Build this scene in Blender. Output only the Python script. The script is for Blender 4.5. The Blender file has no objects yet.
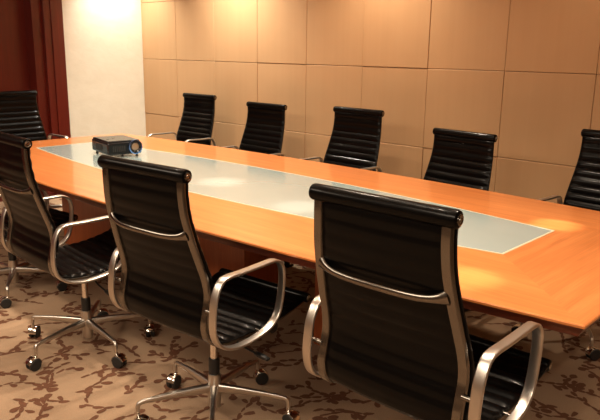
import bpy, bmesh, math, random
from mathutils import Vector, Matrix, noise
random.seed(7)
S = bpy.context.scene
COL = S.collection
PI = math.pi

# ------------------------------------------------------------------ helpers
def link(name, bm, mats=None, parent=None, smooth=True):
    me = bpy.data.meshes.new(name)
    bm.normal_update()
    bm.to_mesh(me); bm.free()
    for m in (mats if isinstance(mats, (list, tuple)) else [mats]):
        if m: me.materials.append(m)
    if smooth:
        for p in me.polygons: p.use_smooth = True
        try: me.set_sharp_from_angle(angle=math.radians(38))
        except Exception: pass
    o = bpy.data.objects.new(name, me)
    COL.objects.link(o)
    if parent: o.parent = parent
    return o

def thing(name, label, cat, loc=(0, 0, 0), rz=0, group=None):
    o = bpy.data.objects.new(name, None); COL.objects.link(o)
    o.empty_display_size = .1
    o.location = loc; o.rotation_euler = (0, 0, rz)
    o['label'] = label; o['category'] = cat
    if group: o['group'] = group
    return o

def flatten(o):
    o.modifiers.new('weighted', 'WEIGHTED_NORMAL').weight = 80
    return o

def struct(name, bm, mats, label=None, smooth=False):
    o = link(name, bm, mats, None, smooth)
    o['kind'] = 'structure'
    o['label'] = label or name; o['category'] = name.split('_')[0]
    return o

def add_box(bm, lo, hi, mi=0, bevel=0.0, seg=2):
    r = bmesh.ops.create_cube(bm, size=1.0)
    vs = r['verts']
    for v in vs:
        v.co = Vector([lo[i] + (v.co[i] + .5) * (hi[i] - lo[i]) for i in range(3)])
    fs = set(f for v in vs for f in v.link_faces)
    for f in fs: f.material_index = mi
    if bevel > 0:
        es = set(e for f in fs for e in f.edges)
        rr = bmesh.ops.bevel(bm, geom=list(es), offset=bevel, segments=seg, profile=.5, affect='EDGES')
        for f in rr['faces']: f.material_index = mi
    return fs

def catmull(pts, n, closed=False):
    P = [Vector(p) for p in pts]
    out = []
    m = len(P)
    rng = m if closed else m - 1
    for i in range(rng):
        if closed: a, b, c, d = P[(i-1) % m], P[i], P[(i+1) % m], P[(i+2) % m]
        else:
            b, c = P[i], P[i+1]
            a = P[i-1] if i > 0 else b*2 - c
            d = P[i+2] if i+2 < m else c*2 - b
        for k in range(n):
            t = k / n
            out.append(.5*((2*b) + (c-a)*t + (2*a-5*b+4*c-d)*t*t + (3*b-a-3*c+d)*t*t*t))
    if not closed: out.append(P[-1].copy())
    return out

def resample(P, step):
    L = [0]
    for i in range(1, len(P)): L.append(L[-1] + (P[i]-P[i-1]).length)
    n = max(2, int(round(L[-1]/step)))
    out = []; j = 0
    for k in range(n+1):
        s = L[-1]*k/n
        while j < len(P)-2 and L[j+1] < s: j += 1
        d = L[j+1]-L[j]
        out.append(P[j].lerp(P[j+1], (s-L[j])/d if d > 0 else 0))
    return out, L[-1]

def sweep(bm, path, section, side=None, closed=False, scale=None, mi=0):
    """section: list of (a, b); a along 'side' vector, b along the in-plane normal"""
    n = len(path); rings = []
    for i, p in enumerate(path):
        if closed: t = path[(i+1) % n] - path[i-1]
        else: t = path[min(i+1, n-1)] - path[max(i-1, 0)]
        t.normalize()
        if side is not None: s = Vector(side)
        else:
            up = Vector((0, 0, 1)) if abs(t.z) < .95 else Vector((0, 1, 0))
            s = t.cross(up)
        nrm = s.cross(t).normalized(); s = t.cross(nrm).normalized()
        k = scale(i/(n-1)) if scale else 1
        if not isinstance(k, tuple): k = (k, k)
        rings.append([bm.verts.new(p + s*(a*k[0]) + nrm*(b*k[1])) for a, b in section])
    m = len(section)
    for i in range(n if closed else n-1):
        A, B = rings[i], rings[(i+1) % n]
        for j in range(m):
            f = bm.faces.new((A[j], A[(j+1) % m], B[(j+1) % m], B[j])); f.material_index = mi
    if not closed:
        for r, rev in ((rings[0], False), (rings[-1], True)):
            f = bm.faces.new(r[::-1] if not rev else r); f.material_index = mi
    bmesh.ops.recalc_face_normals(bm, faces=bm.faces[:])

def circ(r, n=12, r2=None):
    return [(r*math.cos(2*PI*k/n), (r2 or r)*math.sin(2*PI*k/n)) for k in range(n)]

def rrect(w, h, r, n=3):
    out = []
    for cx, cy, a0 in ((w-r, h-r, 0), (-w+r, h-r, 90), (-w+r, -h+r, 180), (w-r, -h+r, 270)):
        for k in range(n+1):
            a = math.radians(a0 + 90*k/n)
            out.append((cx + r*math.cos(a), cy + r*math.sin(a)))
    return out

def lathe(bm, prof, n=24, M=None, mi=0):
    """prof: list of (r, z) revolved about z; M transforms it"""
    M = M or Matrix()
    rings = []
    for r, z in prof:
        if r < 1e-6: rings.append([bm.verts.new(M @ Vector((0, 0, z)))])
        else: rings.append([bm.verts.new(M @ Vector((r*math.cos(2*PI*k/n), r*math.sin(2*PI*k/n), z))) for k in range(n)])
    for A, B in zip(rings, rings[1:]):
        for k in range(n):
            q = [A[k % len(A)], A[(k+1) % n % len(A)], B[(k+1) % n % len(B)], B[k % len(B)]]
            q = list(dict.fromkeys(q))
            if len(q) > 2:
                f = bm.faces.new(q); f.material_index = mi
    bmesh.ops.recalc_face_normals(bm, faces=bm.faces[:])

# ------------------------------------------------------------------ materials
def srgb(r, g, b):
    f = lambda c: (c/255/12.92) if c/255 <= .04045 else ((c/255+.055)/1.055)**2.4
    return (f(r), f(g), f(b), 1)

class Mat:
    def __init__(s, name, color=(.5, .5, .5, 1), rough=.5, metal=0, coat=0, coat_rough=.1, spec=.5):
        s.m = bpy.data.materials.new(name); s.m.use_nodes = True
        s.nt = s.m.node_tree; s.b = s.nt.nodes['Principled BSDF']
        s.set('Base Color', color); s.set('Roughness', rough); s.set('Metallic', metal)
        s.set('Coat Weight', coat); s.set('Coat Roughness', coat_rough); s.set('Specular IOR Level', spec)
    def set(s, k, v): s.b.inputs[k].default_value = v
    def n(s, t, **kw):
        nd = s.nt.nodes.new(t)
        for k, v in kw.items():
            if k in nd.inputs.keys(): nd.inputs[k].default_value = v
            else: setattr(nd, k, v)
        return nd
    def l(s, a, b): s.nt.links.new(a, b)
    def coords(s, scale=(1, 1, 1), rot=(0, 0, 0), kind='Object'):
        tc = s.n('ShaderNodeTexCoord'); mp = s.n('ShaderNodeMapping')
        mp.inputs['Scale'].default_value = scale; mp.inputs['Rotation'].default_value = rot
        s.l(tc.outputs[kind], mp.inputs['Vector']); return mp.outputs['Vector']
    def noise(s, vec, scale=5, detail=3, rough=.5, dist=0):
        nd = s.n('ShaderNodeTexNoise', Scale=scale, Detail=detail, Roughness=rough, Distortion=dist)
        s.l(vec, nd.inputs['Vector']); return nd.outputs['Fac']
    def ramp(s, fac, stops, interp='LINEAR'):
        r = s.n('ShaderNodeValToRGB'); r.color_ramp.interpolation = interp
        e = r.color_ramp.elements
        while len(e) < len(stops): e.new(.5)
        for el, (p, c) in zip(e, stops): el.position = p; el.color = c if len(c) == 4 else (*c, 1)
        s.l(fac, r.inputs['Fac']); return r.outputs['Color']
    def mix(s, fac, a, b, mode='MIX'):
        m = s.n('ShaderNodeMix', data_type='RGBA', blend_type=mode)
        for sock, v in ((m.inputs[0], fac), (m.inputs[6], a), (m.inputs[7], b)):
            if hasattr(v, 'is_output'): s.l(v, sock)
            else: sock.default_value = v
        return m.outputs[2]
    def math(s, op, a, b=0.0, c=None, clamp=False):
        m = s.n('ShaderNodeMath', operation=op, use_clamp=clamp)
        for i, v in enumerate((a, b) if c is None else (a, b, c)):
            if hasattr(v, 'is_output'): s.l(v, m.inputs[i])
            else: m.inputs[i].default_value = v
        return m.outputs[0]
    def bump(s, h, strength=.2, dist=.01):
        b = s.n('ShaderNodeBump', Strength=strength, Distance=dist)
        s.l(h, b.inputs['Height']); s.l(b.outputs['Normal'], s.b.inputs['Normal'])
    def col(s, c): s.l(c, s.b.inputs['Base Color'])

def wood(name, c1, c2, c3, axis, rough, coat, cr):
    m = Mat(name, rough=rough, coat=coat, coat_rough=cr)
    st = {'x': (.55, 9, 9), 'y': (9, .55, 9), 'z': (9, 9, .55)}[axis]
    v = m.coords(st)
    a = m.noise(v, 2.2, 5, .62, .6)
    v2 = m.coords({'x': (1.2, 60, 60), 'y': (60, 1.2, 60), 'z': (60, 60, 1.2)}[axis])
    f = m.noise(v2, 3, 3, .6)
    base = m.ramp(a, [(.28, c1), (.52, c2), (.75, c3)])
    fine = m.ramp(f, [(.3, (.80, .78, .76)), (.7, (1.06, 1.06, 1.06))])
    m.col(m.mix(1.0, base, fine, 'MULTIPLY'))
    m.bump(f, .03, .002)
    return m.m

CH = ((.52, .160, .040, 1), (.61, .205, .055, 1), (.70, .262, .080, 1))
M_wood_x = wood('cherry_wood_lengthwise', *CH, 'x', .34, .55, .09)
M_wood_y = wood('cherry_wood_crosswise', (.48, .145, .036, 1), (.585, .195, .053, 1), (.69, .26, .08, 1), 'y', .34, .55, .09)
M_wood_ped = wood('cherry_wood_base', (.40, .095, .028, 1), (.48, .12, .036, 1), (.56, .15, .048, 1), 'z', .3, .4, .12)
M_wood_shaded = wood('shaded_cherry_edge', (.12, .026, .012, 1), (.16, .036, .016, 1), (.2, .05, .02, 1), 'x', .35, .3, .15)  # same cherry as the top, darkened for the unlit chamfer and underside
M_mahog = wood('mahogany_panelling', (.105, .0082, .004, 1), (.12, .0098, .0048, 1), (.135, .0115, .0056, 1), 'z', .35, .2, .2)

m = Mat('frosted_glass_inlay', (.46, .53, .44, 1), .25, coat=1.0, coat_rough=.12)
a = m.noise(m.coords(), 3, 2); m.col(m.ramp(a, [(.3, (.30, .39, .395)), (.7, (.33, .42, .425))])); M_glass = m.m
M_edging = Mat('pale_inlay_edging', (.50, .50, .38, 1), .3).m

m = Mat('black_leather', (.0022, .0019, .0018, 1), .32, spec=.06, coat=.14, coat_rough=.12)
v = m.coords()
vo = m.n('ShaderNodeTexVoronoi', Scale=420.0); m.l(v, vo.inputs['Vector'])
m.bump(vo.outputs['Distance'], .05, .0008); M_leather = m.m

m = Mat('polished_aluminium_dimmed', (.215, .20, .18, 1), .22, metal=1)  # aluminium darkened to stand in for the dim surroundings it reflects
M_alu_dim = m.m
M_alu_lit = Mat('satin_aluminium_lit', (.60, .565, .52, 1), .32, metal=1).m  # lighter copy of the aluminium for parts that catch the ceiling light
M_black = Mat('black_plastic', (.012, .012, .012, 1), .42).m
M_rubber = Mat('black_rubber', (.015, .014, .013, 1), .6).m
M_chrome = Mat('bright_chrome', (.8, .78, .74, 1), .12, metal=1).m
M_gloss = Mat('glossy_black_casing', (.008, .008, .009, 1), .2, coat=.15, coat_rough=.08, spec=.3).m
M_ring = Mat('blue_anodised_ring', (.25, .42, .85, 1), .16, metal=1).m
M_lens = Mat('dark_lens_glass', (.02, .016, .02, 1), .04, coat=1, coat_rough=.02).m
M_iris = Mat('amber_coated_glass', (.30, .19, .11, 1), .1, coat=1, coat_rough=.03).m

# fabric / leather wall panels
m = Mat('tan_wall_panel', rough=.55, spec=.3)
v = m.coords((14, 14, .2)); st = m.noise(v, 1.3, 3, .6)
v2 = m.coords(); bl = m.noise(v2, 1.1, 3, .55)
c = m.ramp(st, [(.25, (.495, .300, .155)), (.75, (.52, .318, .168))])
c2 = m.ramp(bl, [(.3, (.94, .92, .9)), (.7, (1.05, 1.05, 1.05))])
m.col(m.mix(1.0, c, c2, 'MULTIPLY'))
g = m.noise(m.coords((1, 1, 1)), 190, 2); m.bump(g, .06, .002); M_panel = m.m
M_joint = Mat('panel_joint', (.26, .15, .08, 1), .7).m  # brown backing seen in the panel seams

m = Mat('cream_plaster', rough=.75, spec=.25)
v = m.coords((1, 1.2, 2.2)); a = m.noise(v, 4.5, 5, .6, .4)
m.col(m.ramp(a, [(.3, (.74, .69, .57)), (.7, (.79, .745, .63))]))
m.bump(a, .12, .02); M_cream = m.m
M_ceil = Mat('ceiling_paint', (.75, .70, .63, 1), .8).m
M_wallside = Mat('warm_wall_paint', (.10, .06, .035, 1), .75).m

# carpet: cut pile ground and a darker woven figure
def carpet(name, a, b):
    m = Mat(name, rough=.95, spec=.1)
    v = m.coords(); pile = m.noise(v, 260, 2)
    c = m.ramp(m.noise(v, 2.2, 3), [(.3, a), (.7, b)])
    m.col(m.mix(1.0, c, m.ramp(pile, [(.3, (.82,)*3), (.7, (1.1,)*3)]), 'MULTIPLY'))
    m.bump(pile, .5, .006); return m.m
M_carpet = carpet('figured_carpet', (.325, .218, .14), (.38, .258, .168))
M_figure = carpet('carpet_figure', (.125, .055, .032), (.165, .076, .045))

# ------------------------------------------------------------------ room
XL, YB, W_, H1, ROW = -6.305, 4.30, .6014, 1.3716, .5826
XR, YF, HC = 2.6, -2.2, 2.75
bm = bmesh.new(); add_box(bm, (XL-.2, YF-.2, -.1), (XR+.2, YB+.2, 0))
rc = random.Random(21)
def blob(x, y, ang, ln, wd):
    ca, sa = math.cos(ang), math.sin(ang); vs = []; zb = rc.uniform(.0006, .0022)
    for k in range(9):
        t = 2*PI*k/9; jit = rc.uniform(.85, 1.15)
        u = math.cos(t)*ln*.5*jit; w = math.sin(t)*wd*.5*jit*(1+.3*math.cos(t))
        px, py = x+ca*u-sa*w, y+sa*u+ca*w
        if not (XL+.02 < px < XR-.02 and YF+.02 < py < YB-.02): return
        vs.append(bm.verts.new((px, py, zb)))
    f = bm.faces.new(vs); f.material_index = 1
e1 = (.735, .678); e2 = (-.678, .735)
for a in range(-40, 40):
    for b in range(-60, 60):
        A_ = (a + .5*(b % 2))*.225 + rc.uniform(-.08, .08); B_ = b*.128 + rc.uniform(-.045, .045)
        x, y = -2+e1[0]*A_+e2[0]*B_, 2+e1[1]*A_+e2[1]*B_
        if not (XL < x < 1.6 and -.4 < y < YB): continue
        h = math.atan2(e1[1], e1[0]) + rc.gauss(0, .55) + (PI if rc.random() < .5 else 0)
        bend = rc.uniform(-.28, .28)
        for k in range(rc.randint(3, 6)):
            blob(x, y, h, rc.uniform(.042, .062), rc.uniform(.013, .026))
            if rc.random() < .6:
                sd = rc.choice((-1, 1)); q = h + sd*rc.uniform(.5, 1.1); l = rc.uniform(.035, .06)
                blob(x+math.cos(q)*l*.75, y+math.sin(q)*l*.75, q, l, rc.uniform(.018, .030))
            h += bend + rc.uniform(-.5, .5)
            x += math.cos(h)*.046; y += math.sin(h)*.046
        blob(x, y, h, .05, .036)
struct('floor', bm, [M_carpet, M_figure], 'beige carpet with dark red-brown branching leaf figure')
bm = bmesh.new(); add_box(bm, (XL-.2, YF-.2, HC), (XR+.2, YB+.2, HC+.1)); struct('ceiling', bm, M_ceil, 'plain painted ceiling')

bm = bmesh.new()
add_box(bm, (XL-.1, YB, 0), (XR+.1, YB+.12, HC), 1)
rows = [0, H1-2*ROW, H1-ROW, H1, H1+ROW, H1+2*ROW, HC]
nx = int((XR-XL)/W_)+1
for j in range(len(rows)-1):
    for i in range(nx):
        x0 = XL + i*W_; x1 = min(x0+W_, XR)
        if x1-x0 < .05: continue
        dz = random.uniform(0, .004)
        add_box(bm, (x0+.0012, YB-.016-dz, rows[j]+.0014), (x1-.0012, YB+.004, rows[j+1]-.0014), 0, .004, 2)
flatten(struct('wall_back', bm, [M_panel, M_joint], 'wall of square tan upholstered panels', smooth=True))

Y1, Y2 = 3.065, 3.36     # pilaster edges
bm = bmesh.new(); add_box(bm, (XL-.12, Y2-.02, 0), (XL, YB, HC)); struct('wall_left', bm, M_cream, 'cream textured plaster wall')
bm = bmesh.new(); add_box(bm, (XL-.28, YF, 0), (XL-.17, Y2-.02, HC)); struct('wall_left_panelling', bm, M_mahog, 'dark red mahogany wall panelling')
bm = bmesh.new()
add_box(bm, (XL-.28, Y1+.01, 0), (XL-.02, Y2, HC), 0, .004)
add_box(bm, (XL-.28, Y1+.105, 0), (XL+.022, Y2, HC), 0, .006)
add_box(bm, (XL-.28, Y1+.175, 0), (XL+.035, Y2+.004, HC), 0, .006)
flatten(struct('trim_1', bm, M_mahog, 'stepped dark red mahogany door casing', smooth=True))
bm = bmesh.new(); add_box(bm, (XL, Y2+.006, 0), (XL+.012, YB-.03, .09), 0, .003); struct('baseboard_left', bm, M_mahog, 'low dark wood skirting')
bm = bmesh.new(); add_box(bm, (XR, YF, 0), (XR+.1, YB, HC)); struct('wall_right', bm, M_wallside, 'plain warm painted wall')
bm = bmesh.new(); add_box(bm, (XL-.1, YF-.1, 0), (XR+.1, YF, HC)); struct('wall_front', bm, M_wallside, 'plain warm painted wall')

# ------------------------------------------------------------------ table
TX, TY, TL, TZ = -2.92, 2.57, 2.325, .74
table = thing('conference_table', 'long boat-shaped cherry wood conference table with a frosted glass centre strip', 'table', (TX, TY, 0))
def hw_out(x): return .725 + .135*(1-(x/TL)**2)
IX0, IX1 = -1.96, 1.84
def hw_in(x):
    u = (x-(IX0+IX1)/2)/((IX1-IX0)/2)
    return .245 + .16*(1-u*u)
N = 40
def outer_pts(off=0.0):
    near = [Vector((-TL+off + (2*TL-2*off)*k/N, 0, 0)) for k in range(N+1)]
    for p in near: p.y = -(hw_out(max(-TL, min(TL, p.x)))-off)
    far = [Vector((p.x, -p.y, 0)) for p in reversed(near)]
    return near, far
def inner_pts(off=0.0):
    near = [Vector((IX0+off + (IX1-IX0-2*off)*k/N, 0, 0)) for k in range(N+1)]
    for p in near: p.y = -(hw_in(p.x)-off)
    far = [Vector((p.x, -p.y, 0)) for p in reversed(near)]
    return near, far
bm = bmesh.new()
def ring(pts, z): return [bm.verts.new((p.x, p.y, z)) for p in pts]
on, of = outer_pts(.003)
inn, inf = inner_pts()
O = ring(on+of, TZ); I = ring(inn+inf, TZ)
n = len(O); half = N+1
for k in range(n):
    a, b = k, (k+1) % n
    f = bm.faces.new((O[a], O[b], I[b], I[a]))
    f.material_index = 1 if k in (N, n-1) else 0
prev = O
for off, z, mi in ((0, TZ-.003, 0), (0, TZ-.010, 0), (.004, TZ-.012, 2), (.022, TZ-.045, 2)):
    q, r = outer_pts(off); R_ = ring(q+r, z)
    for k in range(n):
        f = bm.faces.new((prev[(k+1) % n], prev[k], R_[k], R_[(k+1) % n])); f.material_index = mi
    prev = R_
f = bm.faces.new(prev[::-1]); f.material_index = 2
I2 = ring(inn+inf, TZ-.014)
for k in range(n):
    f = bm.faces.new((I[k], I[(k+1) % n], I2[(k+1) % n], I2[k])); f.material_index = 0
f = bm.faces.new(I2)
bmesh.ops.recalc_face_normals(bm, faces=bm.faces[:])
top = link('tabletop', bm, [M_wood_x, M_wood_y, M_wood_shaded], table)
def slab(pts, z0, z1, name, mat, parent):
    b = bmesh.new()
    A = [b.verts.new((p.x, p.y, z1)) for p in pts]; B = [b.verts.new((p.x, p.y, z0)) for p in pts]
    b.faces.new(A); b.faces.new(B[::-1])
    for k in range(len(A)): b.faces.new((A[k], B[k], B[(k+1) % len(A)], A[(k+1) % len(A)]))
    bmesh.ops.recalc_face_normals(b, faces=b.faces[:])
    return link(name, b, mat, parent)
gn, gf = inner_pts(.010)
gl = slab(gn+gf, TZ-.0135, TZ+.0006, 'glass_inlay', M_glass, table); gl['label'] = 'frosted grey-green glass centre strip'
bm = bmesh.new()
A = ring(inn+inf, TZ+.0008); B = ring(gn+gf, TZ+.0008); C = ring(inn+inf, TZ-.013); D = ring(gn+gf, TZ-.013)
for k in range(n):
    j = (k+1) % n
    for q in ((A[k], A[j], B[j], B[k]), (C[k], D[k], D[j], C[j]), (A[k], C[k], C[j], A[j]), (B[k], B[j], D[j], D[k])): bm.faces.new(q)
bmesh.ops.recalc_face_normals(bm, faces=bm.faces[:])
e = link('inlay_edging', bm, M_edging, table); e['label'] = 'thin pale border line round the glass'
for x0, x1 in ((-4.72, -2.65), (-2.12, -1.6)):
    bm = bmesh.new(); add_box(bm, (x0-TX, 2.42-TY, 0.0), (x1-TX, 2.70-TY, TZ-.0445), 0, .004)
    pd = flatten(link('support_panel', bm, M_wood_ped, table)); pd['label'] = 'red-brown cherry support under the top'
# ------------------------------------------------------------------ projector
def make_projector():
    c = Vector((-4.21, 2.606, TZ+.0006))
    t = thing('projector', 'glossy black video projector on the far left of the glass strip', 'projector', c, 0)
    t.rotation_euler = (0, 0, math.radians(-11))
    # local: +x = lens face
    w, d, z0, z1 = .162, .125, .018, .115
    bm = bmesh.new()
    add_box(bm, (-w, -d, z0), (w, d, z1-.012), 0, .012, 3)
    add_box(bm, (-w+.006, -d+.006, z1-.03), (w-.012, d-.006, z1), 0, .011, 3)
    flatten(link('casing', bm, M_gloss, t))
    for sx in (-1, 1):
        for sy in (-1, 1):
            bm = bmesh.new(); lathe(bm, [(0, 0), (.009, 0), (.011, .004), (.007, .008), (.007, z0+.006)], 12, Matrix.Translation((sx*(w-.025), sy*(d-.03), 0)))
            link('foot', bm, M_rubber, t)
    L = Matrix.Translation((w-.004, d-.052, .068)) @ Matrix.Rotation(PI/2, 4, 'Y')
    bm = bmesh.new(); lathe(bm, [(.040, 0), (.050, .002), (.052, .016), (.050, .022), (.043, .023), (.041, .012), (.038, .005)], 32, L)
    lr = link('lens_ring', bm, M_ring, t); lr['label'] = 'blue-tinted metal lens ring'
    bm = bmesh.new(); lathe(bm, [(.0435, .004), (.042, .019), (.036, .022), (.028, .012), (.024, .010)], 32, L)
    link('lens_barrel', bm, M_gloss, t)
    bm = bmesh.new(); lathe(bm, [(.030, .009), (.024, .014), (.014, .0175), (0, .019)], 24, L)
    g = link('lens', bm, M_iris, t); g['label'] = 'amber-tinted lens glass'
    bm = bmesh.new()
    for k in range(9): add_box(bm, (-.075+k*.016, -d-.0012, .038), (-.066+k*.016, -d+.003, .082))
    link('vent', bm, M_rubber, t)
    bm = bmesh.new()
    for k in range(7): add_box(bm, (w-.002, -.09+k*.014, .04), (w+.0012, -.082+k*.014, .08))
    link('vent', bm, M_rubber, t)
    bm = bmesh.new()
    lathe(bm, [(.007, 0), (.007, .003), (0, .0035)], 12, Matrix.Translation((.02, -.07, z1-.0005)))
    b = link('button', bm, M_chrome, t); b['label'] = 'small round bright button on top'
    bm = bmesh.new()
    add_box(bm, (-.03, -.02, z1-.001), (-.012, -.006, z1+.0025), 0, .001)
    b = link('button', bm, M_chrome, t); b['label'] = 'small square bright button on top'
make_projector()

# ------------------------------------------------------------------ office chair (local: +y forward)
PATH = [(-.318, 1.043), (-.318, .995), (-.311, .92), (-.292, .84), (-.268, .76), (-.243, .68), (-.236, .62), (-.247, .56), (-.255, .51),
        (-.240, .466), (-.195, .440), (-.12, .432), (0, .430), (.12, .436), (.21, .450), (.27, .464), (.300, .470)]
PV = [Vector((0, y, z)) for y, z in PATH]
ALL, TOTAL = resample(catmull(PV, 10), .0075)
# seam index: backrest runs down to the bend
SPLIT = min(range(len(ALL)), key=lambda i: (ALL[i]-Vector((0, -.235, .478))).length)
PITCH = .047
def flare(z):
    u = max(0, min(1, (1.02-z)/.42)); return 1 + .145*u*u*(3-2*u)

def frame(i, P):
    t = (P[min(i+1, len(P)-1)]-P[max(i-1, 0)]).normalized()
    nrm = Vector((0, -t.z, t.y))               # towards the sitter
    if nrm.dot(Vector((0, .5, .5))) < 0: nrm = -nrm
    return t, nrm

def sling(bm, i0, i1):
    """quilted sling: pillow ribs across, thin at the rails"""
    X = [-.222, -.216, -.206, -.19, -.16, -.1, -.03, .04, .11, .165, .192, .207, .216, .222]
    front, back = [], []
    for i in range(i0, i1+1):
        p = ALL[i]; t, nr = frame(i, ALL)
        s = i*TOTAL/(len(ALL)-1)
        ph = abs(math.sin(PI*s/PITCH))
        puff = ph**.55
        fr, bk = [], []
        for x in X:
            u = abs(x)/.222
            edge = max(0, 1-u**10)**.5
            f = .003 + (.006 + .0095*puff)*edge
            g = .002 + (.0038 + .0036*puff)*edge*(1 if u < .86 else max(0, 1-(u-.86)/.05))
            sag = -.010*(1-u*u)                # leather gives a little in the middle
            q = p + nr*sag
            xx = Vector((x*flare(p.z), 0, 0)); fr.append(bm.verts.new(xx + q + nr*f)); bk.append(bm.verts.new(xx + q - nr*g))
        front.append(fr); back.append(bk)
    m = len(X)
    for a in range(len(front)-1):
        for j in range(m-1):
            bm.faces.new((front[a][j], front[a][j+1], front[a+1][j+1], front[a+1][j]))
            bm.faces.new((back[a][j], back[a+1][j], back[a+1][j+1], back[a][j+1]))
        bm.faces.new((front[a][0], front[a+1][0], back[a+1][0], back[a][0]))
        bm.faces.new((front[a][-1], back[a][-1], back[a+1][-1], front[a+1][-1]))
    for a in (0, len(front)-1):
        for j in range(m-1): bm.faces.new((front[a][j], back[a][j], back[a][j+1], front[a][j+1]))
    bmesh.ops.recalc_face_normals(bm, faces=bm.faces[:])

def make_meshes():
    """every mesh of the chair once; returns list of (name, mesh-object builder data)"""
    D = {}
    bm = bmesh.new(); sling(bm, 0, SPLIT); D['backrest'] = (bm, M_leather)
    bm = bmesh.new(); sling(bm, SPLIT, len(ALL)-1); D['seat'] = (bm, M_leather)
    RX = Matrix.Rotation(PI/2, 4, 'Y')
    def roll(y, z, r, hw):
        b = bmesh.new(); M = Matrix.Translation((0, y, z)) @ RX
        n_ = 10
        prof = [(0, -hw), (r*.7, -hw), (r*.93, -hw+.003), (r, -hw+.009)] + [(r, -hw+.009+(2*hw-.018)*k/n_) for k in range(1, n_)] + [(r, hw-.009), (r*.93, hw-.003), (r*.7, hw), (0, hw)]
        lathe(b, prof, 20, M); return b
    D['headrest_roll'] = (roll(-.324, 1.057, .0240, .229), M_leather)
    D['seat_roll'] = (roll(.298, .465, .021, .254), M_leather)
    for s in (-1, 1):
        b = bmesh.new(); M = Matrix.Translation((s*.2285, -.324, 1.057)) @ Matrix.Rotation(s*PI/2, 4, 'Y')
        lathe(b, [(0.0145, -.001), (.0145, .0025), (.012, .0035), (.010, .002), (.006, .002), (.005, .0036), (0, .004)], 16, M)
        D['end_cap%d' % s] = (b, M_alu_dim)
        b = bmesh.new(); M = Matrix.Translation((s*.2535, .298, .465)) @ Matrix.Rotation(s*PI/2, 4, 'Y')
        lathe(b, [(0.013, -.001), (.013, .0025), (.010, .0035), (0, .004)], 16, M)
        D['seat_cap%d' % s] = (b, M_alu_dim)
        # side frame: grooved rail behind the sling from headrest to seat front
        pts = [ALL[i] - frame(i, ALL)[1]*.012 for i in range(1, len(ALL)-2)]
        pts = [Vector((s*.2015*flare(p.z), p.y, p.z)) for p in pts]
        b = bmesh.new()
        sec = [(.012, .006), (.015, .001), (.0165, -.006), (.0155, -.0115), (.0125, -.0145), (.0085, -.0145), (.0055, -.0105), (.002, -.0085),
               (-.002, -.0085), (-.0055, -.0105), (-.0085, -.0145), (-.0125, -.0145), (-.0155, -.0115), (-.0165, -.006), (-.015, .001), (-.012, .006)]
        # keep b axis pointing to the sitter
        sweep(b, pts, [(a_, -b_) for a_, b_ in sec], side=(1, 0, 0))
        D['side_frame%d' % s] = (b, M_alu_dim)
        # armrest loop
        L = [(-.236, .684), (-.262, .640), (-.272, .590), (-.276, .535), (-.268, .490), (-.246, .455), (-.205, .431), (-.15, .420), (-.09, .420), (-.03, .428), (.025, .445), (.060, .476),
             (.078, .520), (.088, .575), (.092, .630), (.085, .664), (.068, .686), (.045, .696), (.02, .698), (-.06, .696), (-.14, .695), (-.20, .695)]
        pth, _ = resample(catmull([Vector((s*.283, y, z)) for y, z in L], 8, True), .009)
        pth = pth[:-1]
        b = bmesh.new(); sweep(b, pth, rrect(.0165, .0062, .0055), side=(1, 0, 0), closed=True)
        D['armrest%d' % s] = (b, M_alu_lit)
        for k, (y, z) in enumerate(((-.258, .575), (-.02, .430))):
            b = bmesh.new(); M = Matrix.Translation((s*.236, y, z)) @ Matrix.Rotation(s*PI/2, 4, 'Y')
            lathe(b, [(0, 0), (.008, 0), (.008, .02), (.0065, .03), (.0065, .048), (0, .048)], 12, M)
            D['arm_bolt%d%d' % (s, k)] = (b, M_alu_dim)
    # bowed stretcher between the back posts
    def bow(hw, y0, y1, z0, z1, rz, ry, fl):
        pts = []
        for k in range(41):
            u = -1 + 2*k/40
            pts.append(Vector((u*hw, y0+(y1-y0)*(1-abs(u)**3), z0+(z1-z0)*abs(u)**6)))
        b = bmesh.new()
        sweep(b, pts, circ(1, 14), scale=lambda t: (ry + fl*.4*abs(2*t-1)**10, rz + fl*abs(2*t-1)**10))
        return b
    D['back_stretcher'] = (bow(.204, -.308, -.338, .838, .853, .0105, .0075, .011), M_alu_dim)
    D['seat_stretcher'] = (bow(.230, .02, .02, .388, .418, .012, .016, .004), M_alu_dim)
    # tilt mechanism, levers, knob
    b = bmesh.new(); add_box(b, (-.055, -.095, .36), (.055, .12, .405), 0, .012, 2); add_box(b, (-.085, .05, .342), (.085, .20, .378), 0, .008); add_box(b, (-.09, -.02, .372), (.09, .05, .396), 0, .006)
    D['tilt_mechanism'] = (b, M_black)
    b = bmesh.new()
    sweep(b, resample(catmull([Vector(q) for q in ((.04, .01, .372), (.10, 0, .362), (.14, -.005, .340), (.20, -.010, .332), (.25, -.011, .327))], 8), .01)[0], circ(.0045, 8))
    sweep(b, [Vector(q) for q in ((.238, -.011, .328), (.25, -.011, .327), (.285, -.011, .324), (.305, -.011, .322))], rrect(.012, .007, .005), scale=lambda t: 1 if .1 < t < .9 else .75)
    D['height_lever'] = (b, M_black)
    b = bmesh.new()
    sweep(b, [Vector(q) for q in ((-.05, -.03, .366), (-.12, -.03, .345), (-.20, -.03, .336))], circ(.0065, 8))
    sweep(b, [Vector(q) for q in ((-.19, -.03, .3365), (-.21, -.03, .335), (-.275, -.03, .330), (-.29, -.03, .329))], circ(.013, 10), scale=lambda t: 1 if .1 < t < .9 else .7)
    D['tilt_lever'] = (b, M_black)
    b = bmesh.new(); M = Matrix.Translation((.075, .165, .360)) @ Matrix.Rotation(PI/2, 4, 'Y')
    lathe(b, [(0, 0), (.008, 0), (.008, .075), (.024, .078), (.026, .084), (.026, .104), (.022, .108), (0, .108)], 18, M)
    D['tension_knob'] = (b, M_black)
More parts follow.
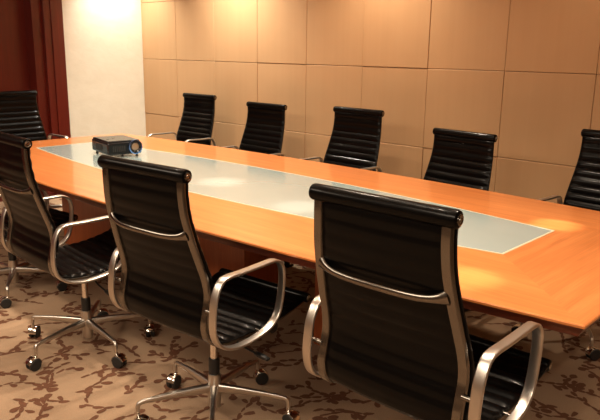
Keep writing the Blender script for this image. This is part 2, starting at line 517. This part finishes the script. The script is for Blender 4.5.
    b = bmesh.new(); lathe(b, [(0, .12), (.0155, .12), (.0155, .37), (0, .37)], 20); D['gas_column'] = (b, M_chrome)
    b = bmesh.new(); lathe(b, [(0.0157, .192), (.0215, .192), (.023, .197), (.023, .252), (.021, .258), (.0157, .258)], 20); D['sleeve'] = (b, M_black)
    b = bmesh.new(); lathe(b, [(0, .042), (.022, .042), (.026, .046), (.0275, .10), (.0275, .16), (.0255, .19), (.020, .1925), (0, .1925)], 24); D['base_hub'] = (b, M_alu_lit)
    # one spoke along +x
    R = .3154
    b = bmesh.new()
    pts = [Vector(q) for q in ((.015, 0, .128), (.10, 0, .1285), (.20, 0, .1265), (.28, 0, .122), (R-.012, 0, .1185), (R-.002, 0, .110), (R, 0, .096), (R, 0, .074))]
    pts, _ = resample(catmull(pts, 6), .010)
    sweep(b, pts, rrect(.0125, .0135, .008, 3), side=(0, 1, 0), scale=lambda t: (max(.62, 1.25-.8*t), max(.62, 1.45-1.0*t)))
    D['base_leg'] = (b, M_alu_lit)
    b = bmesh.new()
    for s in (-1, 1):
        M = Matrix.Translation((R+.016, s*.0045, .030)) @ Matrix.Rotation(-s*PI/2, 4, 'X')
        lathe(b, [(0, 0), (.026, 0), (.030, .003), (.030, .014), (.0265, .018), (.012, .019), (0, .017)], 20, M)
    D['caster_wheel'] = (b, M_rubber)
    b = bmesh.new()   # curved hood over the twin wheels
    hood = []
    for k in range(13):
        a = math.radians(15 + 165*k/12)
        hood.append(Vector((R+.016+.033*math.cos(a), 0, .030+.033*math.sin(a))))
    sweep(b, hood, rrect(.020, .0018, .0015, 2), side=(0, 1, 0))
    lathe(b, [(0, .056), (.0085, .056), (.0085, .082), (0, .082)], 12, Matrix.Translation((R, 0, 0)))
    D['caster_hood'] = (b, M_chrome)
    return D

class ChairKit: pass
def first_chair(name, lift):
    D = make_meshes()
    root = thing(name, '', 'chair')
    def put(nm, key, parent):
        b, mt = D[key]; return link(nm, b, mt, parent)
    objs = {}
    for key in ('backrest', 'seat', 'headrest_roll', 'seat_roll', 'back_stretcher', 'seat_stretcher', 'tilt_mechanism', 'height_lever', 'tilt_lever', 'tension_knob'):
        objs[key] = put(key, key, root)
    for s in (-1, 1):
        put('end_cap', 'end_cap%d' % s, objs['headrest_roll'])
        put('end_cap', 'seat_cap%d' % s, objs['seat_roll'])
        put('side_frame', 'side_frame%d' % s, root)
        ar = put('armrest', 'armrest%d' % s, root)
        for k in range(2): put('arm_bolt', 'arm_bolt%d%d' % (s, k), ar)
    gc = put('gas_column', 'gas_column', root); put('sleeve', 'sleeve', gc)['label'] = 'black plastic sleeve'
    put('base_hub', 'base_hub', root)
    lg = put('base_leg', 'base_leg', root)
    w = put('caster_wheel', 'caster_wheel', lg); h = put('caster_hood', 'caster_hood', lg)
    for k in range(1, 5):
        l2 = lg.copy(); COL.objects.link(l2); l2.parent = root
        for q in (w, h):
            c = q.copy(); COL.objects.link(c); c.parent = l2
    return root

BASE = ('base_leg', 'base_hub', 'gas_column')
def place(root, x, y, t, lift, phase, label, rnd):
    root.location = (x, y, 0); root.rotation_euler = (0, 0, t)
    root['label'] = label; root['category'] = 'chair'; root['group'] = 'office chairs around the conference table'
    k = 0
    for c in root.children:
        nm = c.name.split('.')[0]
        if nm == 'base_leg':
            c.rotation_euler = (0, 0, phase + 2*PI*k/5)
            # casters swivel about their stems
            for q in c.children:
                a = rnd[k]
                Rr = .3154
                q.location = (Rr - Rr*math.cos(a), -Rr*math.sin(a), 0); q.rotation_euler = (0, 0, a)
            k += 1
        elif nm == 'gas_column': c.scale = (1, 1, 1); c.location = (0, 0, lift*.9)
        elif nm == 'base_hub': pass
        else: c.location = (0, 0, lift)
    for c in root.children:
        if c.name.startswith('gas_column'):
            for q in c.children: q.location = (0, 0, -lift*.9)

def copy_chair(src):
    r = src.copy(); COL.objects.link(r)
    for ch in list(src.children):
        c = ch.copy(); COL.objects.link(c); c.parent = r
        for g in list(ch.children):
            d = g.copy(); COL.objects.link(d); d.parent = c
    return r

CHAIRS = [
 # x, y, rot, lift, base phase, label
 (-.983, 1.691, .012, .050, .35, 'nearest and largest black ribbed office chair, back turned, at lower right'),
 (-1.952, 1.612, .075, .030, .443, 'ribbed office chair seen from behind between the nearest chair and the projector'),
 (-2.938, 1.597, -.045, .033, 1.204, 'ribbed office chair with back turned at left, its five-star base fully in view'),
 (-4.00, 1.70, .10, -.02, -.64, 'office chair cut off by the left edge, only base and arm showing'),
 (-5.46, 2.57, -PI/2, .03, .3, 'black ribbed office chair at the head of the table against the dark red panelling'),
 (-5.045, 3.72, 3.152, -.008, .5, 'black ribbed office chair across the table nearest the cream plaster wall'),
 (-4.045, 3.626, 3.133, -.027, .9, 'black ribbed office chair across the table, second from the cream plaster wall'),
 (-3.017, 3.547, 3.104, .005, .2, 'black ribbed office chair across the table, third from the cream plaster wall'),
 (-2.096, 3.414, 3.036, -.065, .7, 'black ribbed office chair across the table set lower, no armrests showing above the wood'),
 (-1.185, 3.52, 3.06, .0, 0, 'black ribbed office chair across the table cut off by the right picture edge'),
]
proto = first_chair('office_chair', 0)
roots = [proto] + [copy_chair(proto) for _ in CHAIRS[1:]]
for i, (r, (x, y, t, lift, ph, lab)) in enumerate(zip(roots, CHAIRS)):
    if i == 9: ph = math.radians(-56) - t
    rnd = [random.uniform(-2.6, 2.6) for _ in range(5)]
    place(r, x, y, t, lift, ph, lab, rnd)

# ------------------------------------------------------------------ light
def spot(name, loc, target, power, angle, blend, radius, color=(1, .80, .56)):
    l = bpy.data.lights.new(name, 'SPOT'); l.energy = power; l.spot_size = math.radians(angle); l.spot_blend = blend
    l.shadow_soft_size = radius; l.color = color
    o = bpy.data.objects.new(name, l); COL.objects.link(o); o.location = loc
    o.rotation_euler = (Vector(target)-Vector(loc)).to_track_quat('-Z', 'Y').to_euler()
    return o
WARM = (1, .82, .62); PALE = (1, .93, .78)
def area_fill(loc, sx, sy, power, color):  # invented ambient fill, no fixture in the room
    l = bpy.data.lights.new('ambient_fill', 'AREA'); l.shape = 'RECTANGLE'; l.size = sx; l.size_y = sy; l.energy = power; l.color = color
    o = bpy.data.objects.new('ambient_fill', l); COL.objects.link(o); o.location = loc
# wall washers along the panelled wall
for x, p, c in ((-4.72, 290, PALE), (-3.05, 150, WARM), (-1.4, 30, (1, .76, .52)), (.3, 30, (1, .76, .52))):
    spot('wall_downlight', (x, 3.86, HC-.02), (x, 3.95, 0), p, 115, 1, .05, c)
spot('wall_downlight', (-6.02, 3.92, HC-.02), (-6.12, 3.92, 0), 240, 85, 1, .05, PALE)
# downlights over the table
for x, y in ((-4.9, 2.3), (-3.6, 2.25), (-2.3, 2.2), (-1.0, 2.2)):
    spot('table_downlight', (x, y, HC-.02), (x, y, 0), 165, 118, 1, .06, WARM)
for x, y, p, a in ((-2.9, 2.47, 230, 10), (-2.16, 2.34, 210, 10), (-1.12, 2.92, 420, 8), (-1.05, 1.98, 330, 9)):
    spot('table_pinspot', (x, y, HC-.02), (x, y, 0), p, a, 1, .01, WARM)
for x, y in ((-3.3, 1.45), (-1.6, 1.45), (.1, 1.45), (.75, 2.7)):  # last spot is added fill to brighten the floor at right
    spot('aisle_and_fill_spot', (x, y, HC-.02), (x, y, 0), 62, 120, 1, .06, WARM)
# soft area fills added unseen to lift ambient on the open side
for x in (-4.2, -1.4, 1.2):
    area_fill((x, -.9, HC-.02), 1.8, 1.2, 75, WARM)

W = bpy.data.worlds.new('room_air'); S.world = W; W.use_nodes = True
W.node_tree.nodes['Background'].inputs[0].default_value = (1, .8, .6, 1)
W.node_tree.nodes['Background'].inputs[1].default_value = .05

# ------------------------------------------------------------------ camera
cz, yaw, pitch, roll_, fpx = 1.490, .7444, .2359, .0148, 665.1
F = Vector((-math.sin(yaw)*math.cos(pitch), math.cos(yaw)*math.cos(pitch), -math.sin(pitch)))
r0 = Vector((math.cos(yaw), math.sin(yaw), 0)); u0 = r0.cross(F)
Rv = r0*math.cos(roll_) + u0*math.sin(roll_); Uv = u0*math.cos(roll_) - r0*math.sin(roll_)
cam = bpy.data.cameras.new('camera'); co = bpy.data.objects.new('camera', cam); COL.objects.link(co)
co.matrix_world = Matrix(((Rv.x, Uv.x, -F.x, 0), (Rv.y, Uv.y, -F.y, 0), (Rv.z, Uv.z, -F.z, cz), (0, 0, 0, 1)))
cam.sensor_fit = 'HORIZONTAL'; cam.sensor_width = 36; cam.lens = 36*fpx/600
cam.clip_start = .05
S.camera = co
S.view_settings.view_transform = 'Standard'; S.view_settings.look = 'None'
S.view_settings.gamma = 1; S.view_settings.exposure = .12
S.view_settings.use_curve_mapping = False
S.cycles.use_denoising = True
S.cycles.max_bounces = 8
S.cycles.sample_clamp_indirect = 6
